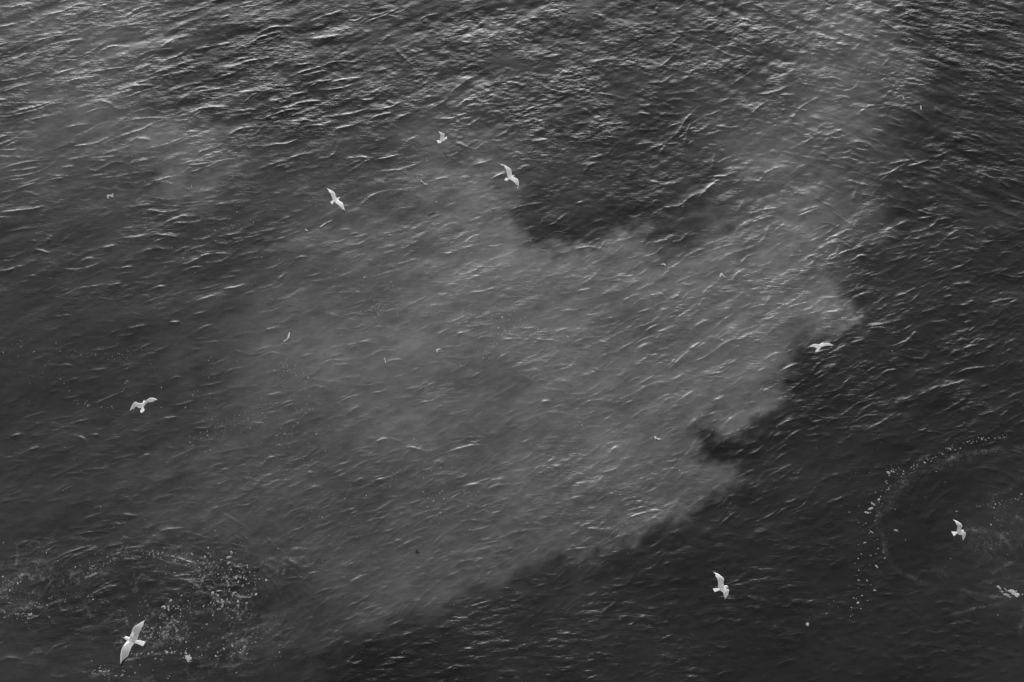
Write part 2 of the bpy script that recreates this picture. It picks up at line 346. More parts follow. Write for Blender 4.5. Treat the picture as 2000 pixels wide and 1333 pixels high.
# small dark holes in the plume's edge
holes = blob([(1556, 748, 24, 44, .85), (1395, 872, 30, 30, .85), (1445, 872, 46, 24, .8), (1548, 775, 20, 20, .7), (1120, 520, 36, 22, .2), (1290, 460, 60, 22, .25), (560, 1200, 50, 40, .1), (1590, 655, 34, 14, .5),
              (440, 1130, 90, 34, .25), (1465, 500, 22, 26, .25), (1060, 1120, 50, 24, .2), (680, 1300, 90, 26, .3), (1000, 1200, 60, 20, .2)], u=U + 7 * w3 + 7 * f1, v=V + 6 * w4 + 6 * f2)
g = g * (1 - .5 * holes)
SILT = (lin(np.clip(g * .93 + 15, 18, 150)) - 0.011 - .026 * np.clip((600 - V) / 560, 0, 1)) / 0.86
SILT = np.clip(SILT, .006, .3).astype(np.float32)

# ------------------------------------------------------------------ thin foam veils drawn out by the eddies (faint, on the surface)
FOAM = np.zeros((NY, NX), np.float32)
def veil(pts, width, val, brk=1.0):
    S = catmull([at(x, y)[:2] for x, y in pts], .2); pad = width * 3 + .1; n = len(S) - 1
    S = S + np.cumsum(rng.normal(0, .015, S.shape), 0)
    for i in range(n):
        a, b = S[i], S[i + 1]
        x0 = max(0, int((min(a[0], b[0]) - pad - X0) / DX)); x1 = min(NX, int((max(a[0], b[0]) + pad - X0) / DX))
        y0 = max(0, int((min(a[1], b[1]) - pad - Y0) / DX)); y1 = min(NY, int((max(a[1], b[1]) + pad - Y0) / DX))
        if x1 <= x0 or y1 <= y0: continue
        gx = XX[y0:y1, x0:x1] - a[0]; gy = YY[y0:y1, x0:x1] - a[1]; d = b - a
        t = np.clip((gx * d[0] + gy * d[1]) / (d @ d + 1e-9), 0, 1)
        dist = np.hypot(gx - t * d[0], gy - t * d[1])
        tp = math.sin(math.pi * (i + .5) / n) ** .5
        FOAM[y0:y1, x0:x1] = np.maximum(FOAM[y0:y1, x0:x1], val * tp * np.exp(-(dist / width) ** 2))
VEILS = [([(1770, 945), (1800, 920), (1850, 895), (1900, 880), (1960, 872), (2010, 868)], .16, .34), ([(1730, 1000), (1745, 965), (1790, 930), (1850, 905), (1900, 888)], .3, .2),
         ([(1722, 1035), (1728, 1070), (1745, 1100), (1780, 1125), (1825, 1137)], .12, .2), ([(1795, 1120), (1830, 1115), (1850, 1125)], .1, .22), ([(1712, 985), (1716, 1010), (1712, 1030)], .14, .16),
         ([(1870, 1033), (1910, 1036), (1950, 1045), (1975, 1070)], .14, .3), ([(1975, 1080), (2000, 1030), (1985, 1010), (1965, 1030)], .1, .24), ([(1920, 975), (1960, 960), (2005, 935)], .12, .2),
         ([(1880, 1152), (1930, 1165), (1980, 1170)], .09, .4), ([(1860, 1200), (1900, 1190), (1960, 1180)], .07, .25), ([(1990, 1180), (2000, 1200), (1990, 1240)], .1, .22), ([(1940, 1120), (1970, 1100), (2005, 1105)], .1, .22),
         ([(0, 1160), (18, 1145), (45, 1125)], .12, .55), ([(0, 1195), (40, 1190), (80, 1185), (125, 1168)], .07, .45), ([(240, 1290), (300, 1278), (340, 1272), (362, 1280)], .05, .6),
         ([(180, 1320), (205, 1312), (225, 1318)], .12, .5), ([(455, 1160), (470, 1166), (488, 1166), (496, 1152)], .06, .8), ([(385, 1155), (405, 1158), (440, 1175), (458, 1177)], .05, .7),
         ([(360, 1085), (385, 1087), (400, 1090)], .06, .55), ([(310, 1228), (322, 1245), (300, 1262), (270, 1275)], .12, .32), ([(243, 1195), (248, 1215), (252, 1225)], .05, .4), ([(60, 1090), (90, 1065), (130, 1050), (190, 1060)], .1, .2),
         ([(30, 1110), (35, 1085), (30, 1060)], .06, .25), ([(140, 1122), (155, 1116)], .08, .5), ([(170, 1128), (190, 1122)], .05, .5), ([(470, 1290), (478, 1270), (484, 1255)], .08, .5), ([(540, 1130), (548, 1095), (570, 1090), (600, 1095)], .08, .3),
         ([(500, 1100), (530, 1090), (555, 1110), (545, 1140)], .1, .2), ([(60, 1260), (90, 1275), (130, 1262), (200, 1240)], .07, .18), ([(0, 1300), (50, 1280), (90, 1270)], .07, .18), ([(150, 1230), (200, 1215), (215, 1200)], .06, .2),
         ([(1550, 40), (1600, 25), (1660, 40), (1700, 90)], .5, .16), ([(1540, 70), (1580, 110), (1640, 140), (1700, 170)], .5, .13), ([(900, 600), (930, 592), (950, 600)], .04, .25), ([(903, 602), (905, 625), (925, 645)], .04, .28),
         ([(870, 712), (900, 712), (920, 725)], .05, .3), ([(960, 700), (1000, 665), (1060, 645), (1098, 650)], .08, .2), ([(690, 395), (720, 380), (780, 372)], .12, .14), ([(1300, 290), (1290, 310), (1340, 230)], .1, .16),
         ([(385, 262), (430, 268), (470, 290)], .3, .1), ([(378, 345), (400, 330), (440, 310), (480, 300)], .25, .14), ([(200, 285), (215, 270), (270, 262), (330, 245)], .12, .22), ([(870, 970), (935, 990), (955, 1000)], .06, .35),
         ([(850, 955), (865, 940), (880, 950)], .05, .3), ([(930, 655), (950, 648), (990, 640)], .05, .3), ([(905, 652), (930, 650)], .05, .4), ([(1130, 1106), (1160, 1100), (1190, 1110)], .14, .2), ([(1065, 1130), (1100, 1128)], .12, .16)]
for p_, w_, v_ in VEILS: veil(p_, w_ * .7, v_ * (.6 if p_[0][0] > 1700 else .8))
brk = np.clip(.1 + 1.5 * np.exp(-np.abs(fbm(.22, .9)) / .3) * (.5 + .5 * fbm(.8, 1.3)), 0, 1.8)
FOAM *= brk.astype(np.float32)
# lace of broken bubbles in the two eddies
lace = (np.exp(-(np.abs(fbm(.6, 1.2)) / .07)) + .7 * np.exp(-(np.abs(fbm(.35, 1.1)) / .08))) * np.clip(fbm(1.2, 1.5) + .25, 0, 1.3)
lace_w = blob([(300, 1240, 80, 60, .9), (470, 1150, 60, 60, .8), (370, 1110, 90, 30, .5), (170, 1100, 120, 30, .35), (60, 1150, 90, 40, .6), (430, 1260, 110, 40, .4), (1960, 1060, 60, 70, .16), (40, 60, 300, 120, .12)])
FOAM = np.clip(FOAM + (lace * lace_w).astype(np.float32) * .75, 0, 1)

# ------------------------------------------------------------------ the sheet of water, out to the horizon
def ramp(start, sgn):
    out = []; p = start; s = DX
    while abs(p - start) < 6000:
        s = min(s * (1.028 if s < .3 else 1.09), 700); p += sgn * s; out.append(p)
    return out
right = ramp(xs[-1], 1); left = ramp(xs[0], -1)[::-1]; far = ramp(ys[-1], 1); near = ramp(ys[0], -1)[::-1]
gx = np.array(left + list(xs) + right); gy = np.array(near + list(ys) + far)
ixs = np.round((gx - X0) / DX).astype(np.int64) % NX; iys = np.round((gy - Y0) / DX).astype(np.int64) % NY
fx = np.clip(1 - (np.abs(gx) - X1) / 14, 0, 1); fy = np.clip(1 - np.maximum(gy - Y1, Y0 - gy) / 14, 0, 1)
fade = (fy[:, None] * fx[None, :]).astype(np.float32)
GX, GY = np.meshgrid(gx.astype(np.float32), gy.astype(np.float32))
pick = lambda F: F[iys][:, ixs]
co = np.empty((GX.size, 3), np.float32)
co[:, 0] = (GX - pick(DXX) * fade).ravel(); co[:, 1] = (GY - pick(DYY) * fade).ravel(); co[:, 2] = (pick(H) * fade).ravel()
nx, ny = len(gx), len(gy)
idx = np.arange(nx * ny, dtype=np.int32).reshape(ny, nx)
quads = np.stack([idx[:-1, :-1], idx[:-1, 1:], idx[1:, 1:], idx[1:, :-1]], -1).reshape(-1, 4)
me = bpy.data.meshes.new("sea")
me.vertices.add(len(co)); me.vertices.foreach_set("co", co.ravel())
me.loops.add(quads.size); me.loops.foreach_set("vertex_index", quads.ravel())
me.polygons.add(len(quads)); me.polygons.foreach_set("loop_start", np.arange(0, quads.size, 4, dtype=np.int32))
me.polygons.foreach_set("loop_total", np.full(len(quads), 4, np.int32))
me.update(calc_edges=True)
me.polygons.foreach_set("use_smooth", np.ones(len(quads), bool))
cix = np.clip(np.round((gx - X0) / DX).astype(int), 0, NX - 1); ciy = np.clip(np.round((gy - Y0) / DX).astype(int), 0, NY - 1)
for nm, F in (("silt", SILT), ("foam", FOAM), ("chop", CHOP), ("turn", TURN)):
    a = me.attributes.new(nm, 'FLOAT', 'POINT')
    v_ = F[iys][:, ixs] if nm == "silt" else F[iys][:, ixs] * fade
    if nm == "silt":
        v_ = F[ciy][:, cix] * fade + .03 * (1 - fade)
    if nm == "chop": v_ = F[iys][:, ixs] * fade + 1.1 * (1 - fade)
    a.data.foreach_set("value", np.ascontiguousarray(v_, dtype=np.float32).ravel())
sea = bpy.data.objects.new("sea", me); C.objects.link(sea); tag(sea, kind="structure")
sea["label"] = "dark choppy sea with a pale silty plume"

def surf(x, y):
    i = int(np.clip((x - X0) / DX, 0, NX - 1)); j = int(np.clip((y - Y0) / DX, 0, NY - 1))
    return float(H[j, i])

def mat_new(name):
    mt = bpy.data.materials.new(name); mt.use_nodes = True
    return mt, mt.node_tree, mt.node_tree.nodes["Principled BSDF"]

wm, nt, b = mat_new("sea_water")
N = nt.nodes; L = nt.links
a1 = N.new("ShaderNodeAttribute"); a1.attribute_name = "silt"
a2 = N.new("ShaderNodeAttribute"); a2.attribute_name = "foam"
mix = N.new("ShaderNodeMix"); mix.data_type = 'RGBA'
L.new(a2.outputs["Fac"], mix.inputs["Factor"]); L.new(a1.outputs["Color"], mix.inputs["A"]); mix.inputs["B"].default_value = (.6, .6, .6, 1)
L.new(mix.outputs["Result"], b.inputs["Base Color"])
b.inputs["IOR"].default_value = 1.34
b.inputs["Roughness"].default_value = 0.21
tc = N.new("ShaderNodeTexCoord")
def noise(scale, rot, sx, sy, detail, dist=0.0):
    mp = N.new("ShaderNodeMapping"); mp.inputs["Rotation"].default_value = (0, 0, math.radians(rot)); mp.inputs["Scale"].default_value = (sx, sy, 1)
    nz = N.new("ShaderNodeTexNoise"); nz.inputs["Scale"].default_value = scale; nz.inputs["Detail"].default_value = detail; nz.inputs["Distortion"].default_value = dist
    L.new(tc.outputs["Object"], mp.inputs[0]); L.new(mp.outputs[0], nz.inputs["Vector"]); return nz
na = noise(5.5, -32, .30, 1.0, 4, .5); nb = noise(5.5, 16, .36, 1.0, 4, .5); n2 = noise(12, -8, .45, 1.0, 3, .4)
at_n = N.new("ShaderNodeAttribute"); at_n.attribute_name = "turn"
ac = N.new("ShaderNodeAttribute"); ac.attribute_name = "chop"
n1 = N.new("ShaderNodeMix"); n1.data_type = 'FLOAT'
L.new(at_n.outputs["Fac"], n1.inputs["Factor"]); L.new(na.outputs["Fac"], n1.inputs["A"]); L.new(nb.outputs["Fac"], n1.inputs["B"])
bp1 = N.new("ShaderNodeBump"); bp1.inputs["Strength"].default_value = .5; bp1.inputs["Distance"].default_value = .06
bp2 = N.new("ShaderNodeBump"); bp2.inputs["Strength"].default_value = .55; bp2.inputs["Distance"].default_value = .03
for so, bp_ in ((n1.outputs["Result"], bp1), (n2.outputs["Fac"], bp2)):
    mm = N.new("ShaderNodeMath"); mm.operation = 'MULTIPLY'
    L.new(so, mm.inputs[0]); L.new(ac.outputs["Fac"], mm.inputs[1]); L.new(mm.outputs[0], bp_.inputs["Height"])
L.new(bp1.outputs[0], bp2.inputs["Normal"]); L.new(bp2.outputs[0], b.inputs["Normal"])
me.materials.append(wm)

# ------------------------------------------------------------------ shapes for birds and drift
def chain_bm(bm, P, R, flat=1.0, seg=12):
    """tapered rounded rod through 3-D points P with radii R; flat squashes its height"""
    for i in range(len(P)):
        r = R[i]
        mt = Matrix.Translation(Vector(P[i])) @ Matrix.Diagonal((r, r, r * flat, 1))
        bmesh.ops.create_uvsphere(bm, u_segments=seg, v_segments=8, radius=1, matrix=mt)
    for i in range(len(P) - 1):
        a, b_ = Vector(P[i]), Vector(P[i + 1]); d = b_ - a
        if d.length < 1e-5: continue
        side = Vector((-d.y, d.x, 0));
        if side.length < 1e-6: side = Vector((1, 0, 0))
        side.normalize(); up = d.cross(side).normalized()
        if up.z < 0: up = -up
        rings = []
        for c, r in ((a, R[i]), (b_, R[i + 1])):
            rings.append([bm.verts.new(c + side * math.cos(t) * r + up * math.sin(t) * r * flat) for t in [2 * math.pi * k / seg for k in range(seg)]])
        for k in range(seg):
            bm.faces.new((rings[0][k], rings[0][(k + 1) % seg], rings[1][(k + 1) % seg], rings[1][k]))
        bm.faces.new(rings[0]); bm.faces.new(rings[1])
    bmesh.ops.recalc_face_normals(bm, faces=bm.faces)

def link_mesh(name, bm, mat, parent=None, origin=None):
    m_ = bpy.data.meshes.new(name)
    if origin is not None: bmesh.ops.translate(bm, vec=-Vector(origin), verts=bm.verts)
    bm.to_mesh(m_); bm.free()
    o = bpy.data.objects.new(name, m_); C.objects.link(o)
    if mat: m_.materials.append(mat)
    if parent is not None: o.parent = parent
    elif origin is not None: o.location = origin
    for p in m_.polygons: p.use_smooth = True
    return o

def fuse(o, voxel, smooth=2):
    """melt the overlapping pieces of one body into a single skin"""
    r = o.modifiers.new("r", 'REMESH'); r.mode = 'VOXEL'; r.voxel_size = voxel; r.use_smooth_shade = True
    s = o.modifiers.new("s", 'SMOOTH'); s.iterations = smooth; s.factor = .5
    dg = bpy.context.evaluated_depsgraph_get(); dg.update()
    nm = bpy.data.meshes.new_from_object(o.evaluated_get(dg))
    o.modifiers.clear(); old = o.data; o.data = nm; nm.name = o.name
    bpy.data.meshes.remove(old)
    nm.polygons.foreach_set("use_smooth", [True] * len(nm.polygons))

# ------------------------------------------------------------------ gulls
fm, nt, b = mat_new("plumage")
ca = nt.nodes.new("ShaderNodeAttribute"); ca.attribute_name = "tone"
nz = nt.nodes.new("ShaderNodeTexNoise"); nz.inputs["Scale"].default_value = 30; nz.inputs["Detail"].default_value = 3
mr = nt.nodes.new("ShaderNodeMapRange"); mr.inputs["To Min"].default_value = .9; mr.inputs["To Max"].default_value = 1.06
mu = nt.nodes.new("ShaderNodeMath"); mu.operation = 'MULTIPLY'
nt.links.new(nz.outputs["Fac"], mr.inputs["Value"]); nt.links.new(ca.outputs["Fac"], mu.inputs[0]); nt.links.new(mr.outputs[0], mu.inputs[1])
nt.links.new(mu.outputs[0], b.inputs["Base Color"]); b.inputs["Roughness"].default_value = .85; b.inputs["Specular IOR Level"].default_value = .12
bk, _, b = mat_new("bill"); b.inputs["Base Color"].default_value = (.25, .25, .25, 1); b.inputs["Roughness"].default_value = .4
ey, _, b = mat_new("eye"); b.inputs["Base Color"].default_value = (.01, .01, .01, 1); b.inputs["Roughness"].default_value = .15

def gull(label, z0, head, bill, neck, rump, tail, wa, wb, scale_body=1.0, mantle=.56, lead=.90, tipband=True, tailband=0.0, back_n=.5):
    """head, bill, neck, rump: (px,py,dz). tail: outline corners. wa / wb: stations [(LEx,LEy,TEx,TEy,dz)...] root to tip."""
    P = lambda x, y, dz=0: Vector(at(x, y, z0 + dz))
    hd, bl, nk, rp = P(*head), P(*bill), P(*neck), P(*rump)
    rootA = (P(wa[0][0], wa[0][1], wa[0][4]) + P(wa[0][2], wa[0][3], wa[0][4])) / 2
    rootB = (P(wb[0][0], wb[0][1], wb[0][4]) + P(wb[0][2], wb[0][3], wb[0][4])) / 2
    mid = (rootA + rootB) / 2
    k = scale_body
    bm = bmesh.new()
    fwd = (nk - rp).normalized()
    chest = nk.lerp(mid, .5)
    chain_bm(bm, [hd, nk, chest - Vector((0, 0, .015)), mid - Vector((0, 0, .012)), rp], [.031 * k, .034 * k, .052 * k, .052 * k, .028 * k], .9)
    # tail fan
    T = [P(*t) for t in tail]
    tv = [rp + (Vector((0, 0, 1)).cross(fwd)) * .022 * k, rp - (Vector((0, 0, 1)).cross(fwd)) * .022 * k]
    cen = sum(T, Vector()) / len(T)
    sgn = 1 if (T[0] - rp).dot(tv[0] - rp) > 0 else -1
    ring = [tv[0] if sgn > 0 else tv[1]] + T + [tv[1] if sgn > 0 else tv[0]]
    up = [bm.verts.new(p + Vector((0, 0, .011 if i in (0, len(ring) - 1) else .007))) for i, p in enumerate(ring)]
    dn = [bm.verts.new(p - Vector((0, 0, .011 if i in (0, len(ring) - 1) else .007))) for i, p in enumerate(ring)]
    bm.faces.new(up); bm.faces.new(dn[::-1])
    for i in range(len(ring)):
        j = (i + 1) % len(ring); bm.faces.new((up[i], dn[i], dn[j], up[j]))
    # wings
    le_lines = []
    for W in (wa, wb):
        le = catmull([P(x1, y1, dz) for x1, y1, x2, y2, dz in W], .03)
        te = [P(x2, y2, dz) for x1, y1, x2, y2, dz in W]
        nS = 22
        def sample(line, n):
            line = np.array([list(p) for p in line]); 
            d = np.r_[0, np.cumsum(np.linalg.norm(np.diff(line, axis=0), axis=1))]; d /= d[-1]
            t = np.linspace(0, 1, n); return np.stack([np.interp(t, d, line[:, i]) for i in range(3)], 1)
        # stations matched by parameter index, smoothed through catmull
        A = np.array([list(P(x1, y1, dz)) for x1, y1, x2, y2, dz in W]); B = np.array([list(p) for p in te])
        def cr(Q, n):
            Q = np.vstack([2 * Q[0] - Q[1], Q, 2 * Q[-1] - Q[-2]]); out = []
            for t in np.linspace(0, len(Q) - 3.0001, n):
                i = int(t); f = t - i; a, b2, c, d = Q[i:i + 4]
                out.append(.5 * (2 * b2 + (c - a) * f + (2 * a - 5 * b2 + 4 * c - d) * f * f + (3 * b2 - a - 3 * c + d) * f ** 3))
            return np.array(out)
        LE, TE = cr(A, nS), cr(B, nS)
        le_lines.append((LE, TE))
        prof_t = [0, .06, .2, .45, .75, 1.0]; prof_h = [.0, .55, 1.0, .8, .45, .25]
        loops = []
        for i in range(nS):
            s = i / (nS - 1)
            a, c = Vector(LE[i]), Vector(TE[i]); ch = (c - a)
            if ch.length < .03: c = a + (ch.normalized() if ch.length > 1e-4 else Vector((0, -1, 0))) * .03; ch = c - a
            th = .020 * (1 - s) * k + .011
            notch = 1 - (.05 if i % 2 else 0) * (s > .15)
            span = Vector(LE[min(i + 1, nS - 1)] - LE[max(i - 1, 0)]).normalized()
            nrm = span.cross(ch).normalized()
            if nrm.z < 0: nrm = -nrm
            camber = .05 * ch.length
            top = [a + ch * t * notch + nrm * (h * th + camber * math.sin(math.pi * t)) for t, h in zip(prof_t, prof_h)]
            bot = [a + ch * t * notch - nrm * (h * th * .7 - camber * math.sin(math.pi * t)) for t, h in zip(prof_t[1:], prof_h[1:])]
            loops.append([bm.verts.new(p) for p in top + bot[::-1]])
        for i in range(nS - 1):
            n = len(loops[i])
            for q in range(n):
                bm.faces.new((loops[i][q], loops[i][(q + 1) % n], loops[i + 1][(q + 1) % n], loops[i + 1][q]))
        bm.faces.new(loops[0]); bm.faces.new(loops[-1][::-1])
    bmesh.ops.recalc_face_normals(bm, faces=bm.faces)
    base = mid.copy()
    root = bpy.data.objects.new("gull", None); root.empty_display_size = .2; C.objects.link(root); root.location = base
    tag(root, label, "gull", "gulls flying low over the sea")
    body = link_mesh("body", bm, fm, root, base)
    fuse(body, .0075, 2)
    if not body.data.materials: body.data.materials.append(fm)
    # plumage tones from where each feather tract lies
    me_ = body.data; n = len(me_.vertices)
    co_ = np.empty(n * 3, np.float32); me_.vertices.foreach_get("co", co_); co_ = co_.reshape(-1, 3) + np.array(base)
    tone = np.full(n, .95, np.float32)
    best = np.full(n, 1e9)
    for LE, TE in le_lines:
        # nearest point on wing sheet in (span s, chord t)
        S_ = np.linspace(0, 1, 60)
        LEi = np.stack([np.interp(S_, np.linspace(0, 1, len(LE)), LE[:, i]) for i in range(3)], 1)
        TEi = np.stack([np.interp(S_, np.linspace(0, 1, len(TE)), TE[:, i]) for i in range(3)], 1)
        d = TEi - LEi; L2 = (d ** 2).sum(1) + 1e-6
        rel = co_[:, None, :] - LEi[None]
        t = np.clip((rel * d[None]).sum(2) / L2, 0, 1)
        dist = np.linalg.norm(rel - t[..., None] * d[None], axis=2)
        j = dist.argmin(1); dm = dist[np.arange(n), j]; tt = t[np.arange(n), j]; ss = S_[j]
        val = np.full(n, mantle)
        val = np.where(ss < .12, mantle + .06, val)
        edge = .10 + .55 * np.clip((ss - .45) / .55, 0, 1)             # white leading edge widens outwards
        val = np.where(tt < edge, lead, val)
        val = np.where(tt > .93, .66, val)
        if tipband:
            if tipband == 'spot':
                val = np.where((ss > .70) & (ss < .86) & (tt > .62), .012, val)
            else:
                lim = 1.0 - .80 * np.clip((ss - .62) / .30, 0, 1)
                val = np.where((ss > .66) & (tt > lim), .012, val)
                val = np.where(ss > .93, .012, val)
        sel = (dm < .034) & (dm < best)
        tone = np.where(sel, val, tone); best = np.where(sel, dm, best)
    # back between the wings is grey, head, neck and tail white
    rl = co_ - np.array(mid); ax = np.array(nk - rp); axl = np.linalg.norm(ax); ax = ax / axl
    al = rl @ ax; off = np.linalg.norm(rl - al[:, None] * ax, axis=1)
    front = float((nk - mid).length); back = float((rp - mid).length)
    tone = np.where((al < front * .75) & (al > -back * .75) & (off < .09) & (rl[:, 2] > -.02), mantle + .10, tone)
    dh = np.linalg.norm(co_ - np.array(hd), axis=1); tone = np.where(dh < .05 * k, .95, tone)
    tone = np.where(al < -back * .92, np.where(np.linalg.norm(rl - al[:, None] * ax, axis=1) < .14, .93, tone), tone)
    if tailband:
        far_ = al < (al.min() + tailband); tone = np.where(far_ & (off < .12), .03, tone)
    tone = np.where(tone > .1, np.minimum(tone * 1.08, .95), tone)
    at_ = me_.attributes.new("tone", 'FLOAT', 'POINT'); at_.data.foreach_set("value", tone.astype(np.float32))
    # bill and eyes
    bm = bmesh.new(); bd = (bl - hd); 
    if bd.length < .07: bl = hd + bd.normalized() * .07; bd = bl - hd
    s0 = hd + bd.normalized() * .028 * k
    chain_bm(bm, [s0, s0.lerp(bl, .6), bl - Vector((0, 0, .004))], [.013 * k, .009 * k, .004 * k], 1.1, 8)
    link_mesh("bill", bm, bk, body, base)
    sd_ = bd.normalized().cross(Vector((0, 0, 1))).normalized()
    for sg in (-1, 1):
        bm = bmesh.new(); c = hd + bd.normalized() * .014 * k + sd_ * sg * .031 * k + Vector((0, 0, .008))
        bmesh.ops.create_uvsphere(bm, u_segments=10, v_segments=6, radius=.006 * k, matrix=Matrix.Translation(c))
        link_mesh("eye", bm, ey, body, base)
    return root

gull("smallest gull in view, banking with one wing raised", 6.5,
     (871.5, 270.8, .0), (875.2, 271.4, -.01), (868.5, 272.5, 0), (861.8, 276, 0), [(854.3, 274.0, 0), (853.2, 277, 0), (855.8, 280, 0), (861, 280.2, 0)],
     [(868, 271, 859, 274.5, 0), (867.3, 267, 859.6, 268.2, .06), (868.2, 262.6, 860.3, 263.6, .12), (861.5, 259.2, 857.2, 262.0, .12), (852.9, 256.9, 853.8, 258.4, .08)],
     [(870, 273.5, 864, 275.2, -.02), (871, 272.5, 866, 274, -.18), (872.5, 269.5, 868, 271, -.30), (871.5, 266.6, 869.6, 268, -.40)], .95)
gull("gull flying right over the edge of the dark patch, black spots behind white wingtips", 8.0,
     (1003.2, 344.0, 0), (1007.2, 344.8, -.01), (1000.5, 345.5, 0), (992, 349.8, 0), [(988.2, 347.2, 0), (984.6, 353, 0), (987.5, 353, 0), (990.8, 354.4, 0)],
     [(1000.5, 344.5, 992, 347.5, .0), (999.3, 338, 989.8, 339, .05), (998.2, 332, 987.6, 331, .09), (992.5, 326.8, 985.2, 326.8, .08), (985.5, 323.2, 982.5, 325.0, .05), (977.6, 320.6, 978.4, 323, .02)],
     [(1001.5, 346.5, 995.5, 351, .0), (1006.5, 348, 1000, 353.2, .05), (1011, 350.2, 1004.6, 357.2, .09), (1012.9, 356, 1008.4, 361.3, .08), (1012.9, 362, 1010, 364.6, .05), (1011.6, 368.6, 1009.8, 368, .02)], 1.0, mantle=.62, tipband='spot')
gull("gull with slim dark-edged wings flying left of the other two upper gulls", 8.0,
     (661.8, 386.8, 0), (665.8, 386.4, -.01), (659.6, 389, 0), (652, 393.6, 0), [(649.5, 391.8, 0), (644.8, 395.2, 0), (647, 398, 0), (648.9, 400.3, 0)],
     [(658.5, 388.5, 651.5, 393, 0), (656, 384, 648.2, 386.2, .05), (653.2, 376, 645.6, 378.8, .10), (649.2, 373.4, 642.9, 376.4, .09), (643, 370.2, 639.0, 372.7, .05), (634.9, 367.4, 635.6, 369.2, .0)],
     [(660.5, 390.5, 654.5, 396.2, 0), (665.5, 394.2, 659.8, 400.2, .05), (669.6, 397.4, 664.8, 404.4, .10), (671.4, 403, 667.2, 408.6, .08), (672.5, 408.5, 669.6, 412.2, .05), (673.6, 415.4, 671.8, 415, .0)], .92, mantle=.72)
gull("gull gliding away with both wings bowed, over the dark water at the left", 8.0,
     (281.2, 784.8, 0), (281.6, 781.4, -.01), (280.3, 788, 0), (278, 797.6, 0), [(275.2, 799.5, 0), (273.0, 804.6, 0), (276.8, 807.4, 0), (280, 804.6, 0), (282.7, 801.8, 0), (281.2, 797.5, 0)],
     [(278.5, 788, 276, 797, 0), (270.5, 787.6, 270.5, 796.8, .06), (264, 785.1, 265.4, 794.6, .10), (258.6, 791, 261.2, 799.2, .04), (255.2, 799.4, 257.4, 803.4, -.04), (253.2, 805.8, 254.8, 805.2, -.09)],
     [(282, 786, 282.5, 791.5, 0), (288, 780.9, 287, 786.9, .07), (292.6, 777.9, 293.2, 786.3, .10), (298.5, 777.5, 299.6, 784.7, .08), (304.8, 780.2, 305.2, 783.9, .02), (310.2, 783.8, 309.2, 784.6, -.03)], .98, mantle=.50)
gull("gull seen nearly edge on at the plume's right tip, wings held out flat", 7.5,
     (1606.3, 671.4, 0.02), (1608.6, 668.6, .01), (1603.8, 674, 0), (1598.8, 681, -.01), [(1595.5, 681.6, -.01), (1592, 687.6, -.02), (1595, 687.6, -.02), (1598, 687.1, -.02), (1603, 679.8, -.01)],
     [(1601, 673.4, 1597, 681, 0), (1596, 672.4, 1592.5, 679.6, .05), (1591.8, 672.2, 1588.4, 678.4, .08), (1586.5, 674.3, 1584, 677.9, .05), (1579, 678.1, 1578.6, 679.4, .0), (1573, 680.6, 1574, 680.8, -.02)],
     [(1606.5, 672, 1604.5, 678.6, 0), (1612, 671, 1610.5, 676.5, .05), (1618, 670.3, 1617, 675.8, .09), (1623.4, 672.5, 1622.8, 676, .05), (1627, 674.6, 1627, 676.3, .02), (1630.6, 676.6, 1630, 677.2, .0)], .86, mantle=.66)
gull("gull in a tight turn over the dark eddy, tail spread with a dark end", 7.5,
     (1880.8, 1037, 0), (1885.2, 1039.8, -.02), (1877, 1038, 0), (1867.2, 1041.2, 0), [(1865, 1038.6, 0), (1856.6, 1038.6, 0), (1858, 1043.5, 0), (1861.8, 1049, 0), (1867.5, 1044.6, 0)],
     [(1876, 1036, 1868, 1039, 0), (1877, 1032.4, 1869.2, 1033.2, .06), (1879.6, 1027.2, 1870, 1027.4, .12), (1875.6, 1022.2, 1867.4, 1025, .12), (1868, 1017.8, 1862.6, 1020.8, .09), (1857, 1013.9, 1858.2, 1015.8, .03)],
     [(1879, 1039.4, 1871.5, 1044.6, 0), (1884, 1039.6, 1876, 1045, .04), (1886.4, 1041.6, 1879, 1046.4, .06), (1885.4, 1047, 1878.8, 1051, .04), (1881.8, 1054, 1878.2, 1055.6, .0), (1877, 1060.6, 1876.4, 1059.2, -.04)], 1.0, mantle=.42, tailband=.035)
gull("gull with bill pointing right and swept wings over dark water, bottom right", 10.0,
     (1419, 1146.2, 0), (1423.6, 1148.9, -.02), (1415, 1147.5, 0), (1404, 1151.8, 0), [(1401.5, 1149.2, 0), (1392.2, 1149.8, 0), (1393.6, 1153.5, 0), (1395.8, 1157.2, 0)],
     [(1414.5, 1145, 1403.5, 1149.8, 0), (1412.8, 1138, 1402.2, 1140.5, .08), (1413.9, 1131, 1400.6, 1131, .14), (1407, 1124.3, 1397.6, 1126.5, .12), (1399, 1119.9, 1394.2, 1122.6, .08), (1389.2, 1118.3, 1390.6, 1119.8, .02)],
     [(1416, 1149.2, 1407, 1154, 0), (1421.5, 1151.4, 1411, 1157, .04), (1424, 1153, 1413, 1160.5, .06), (1422.4, 1160.5, 1413.2, 1165, .03), (1417.8, 1167.5, 1412.9, 1169.5, -.02), (1410.9, 1174.4, 1410.8, 1172.8, -.06)], 1.15, mantle=.52)
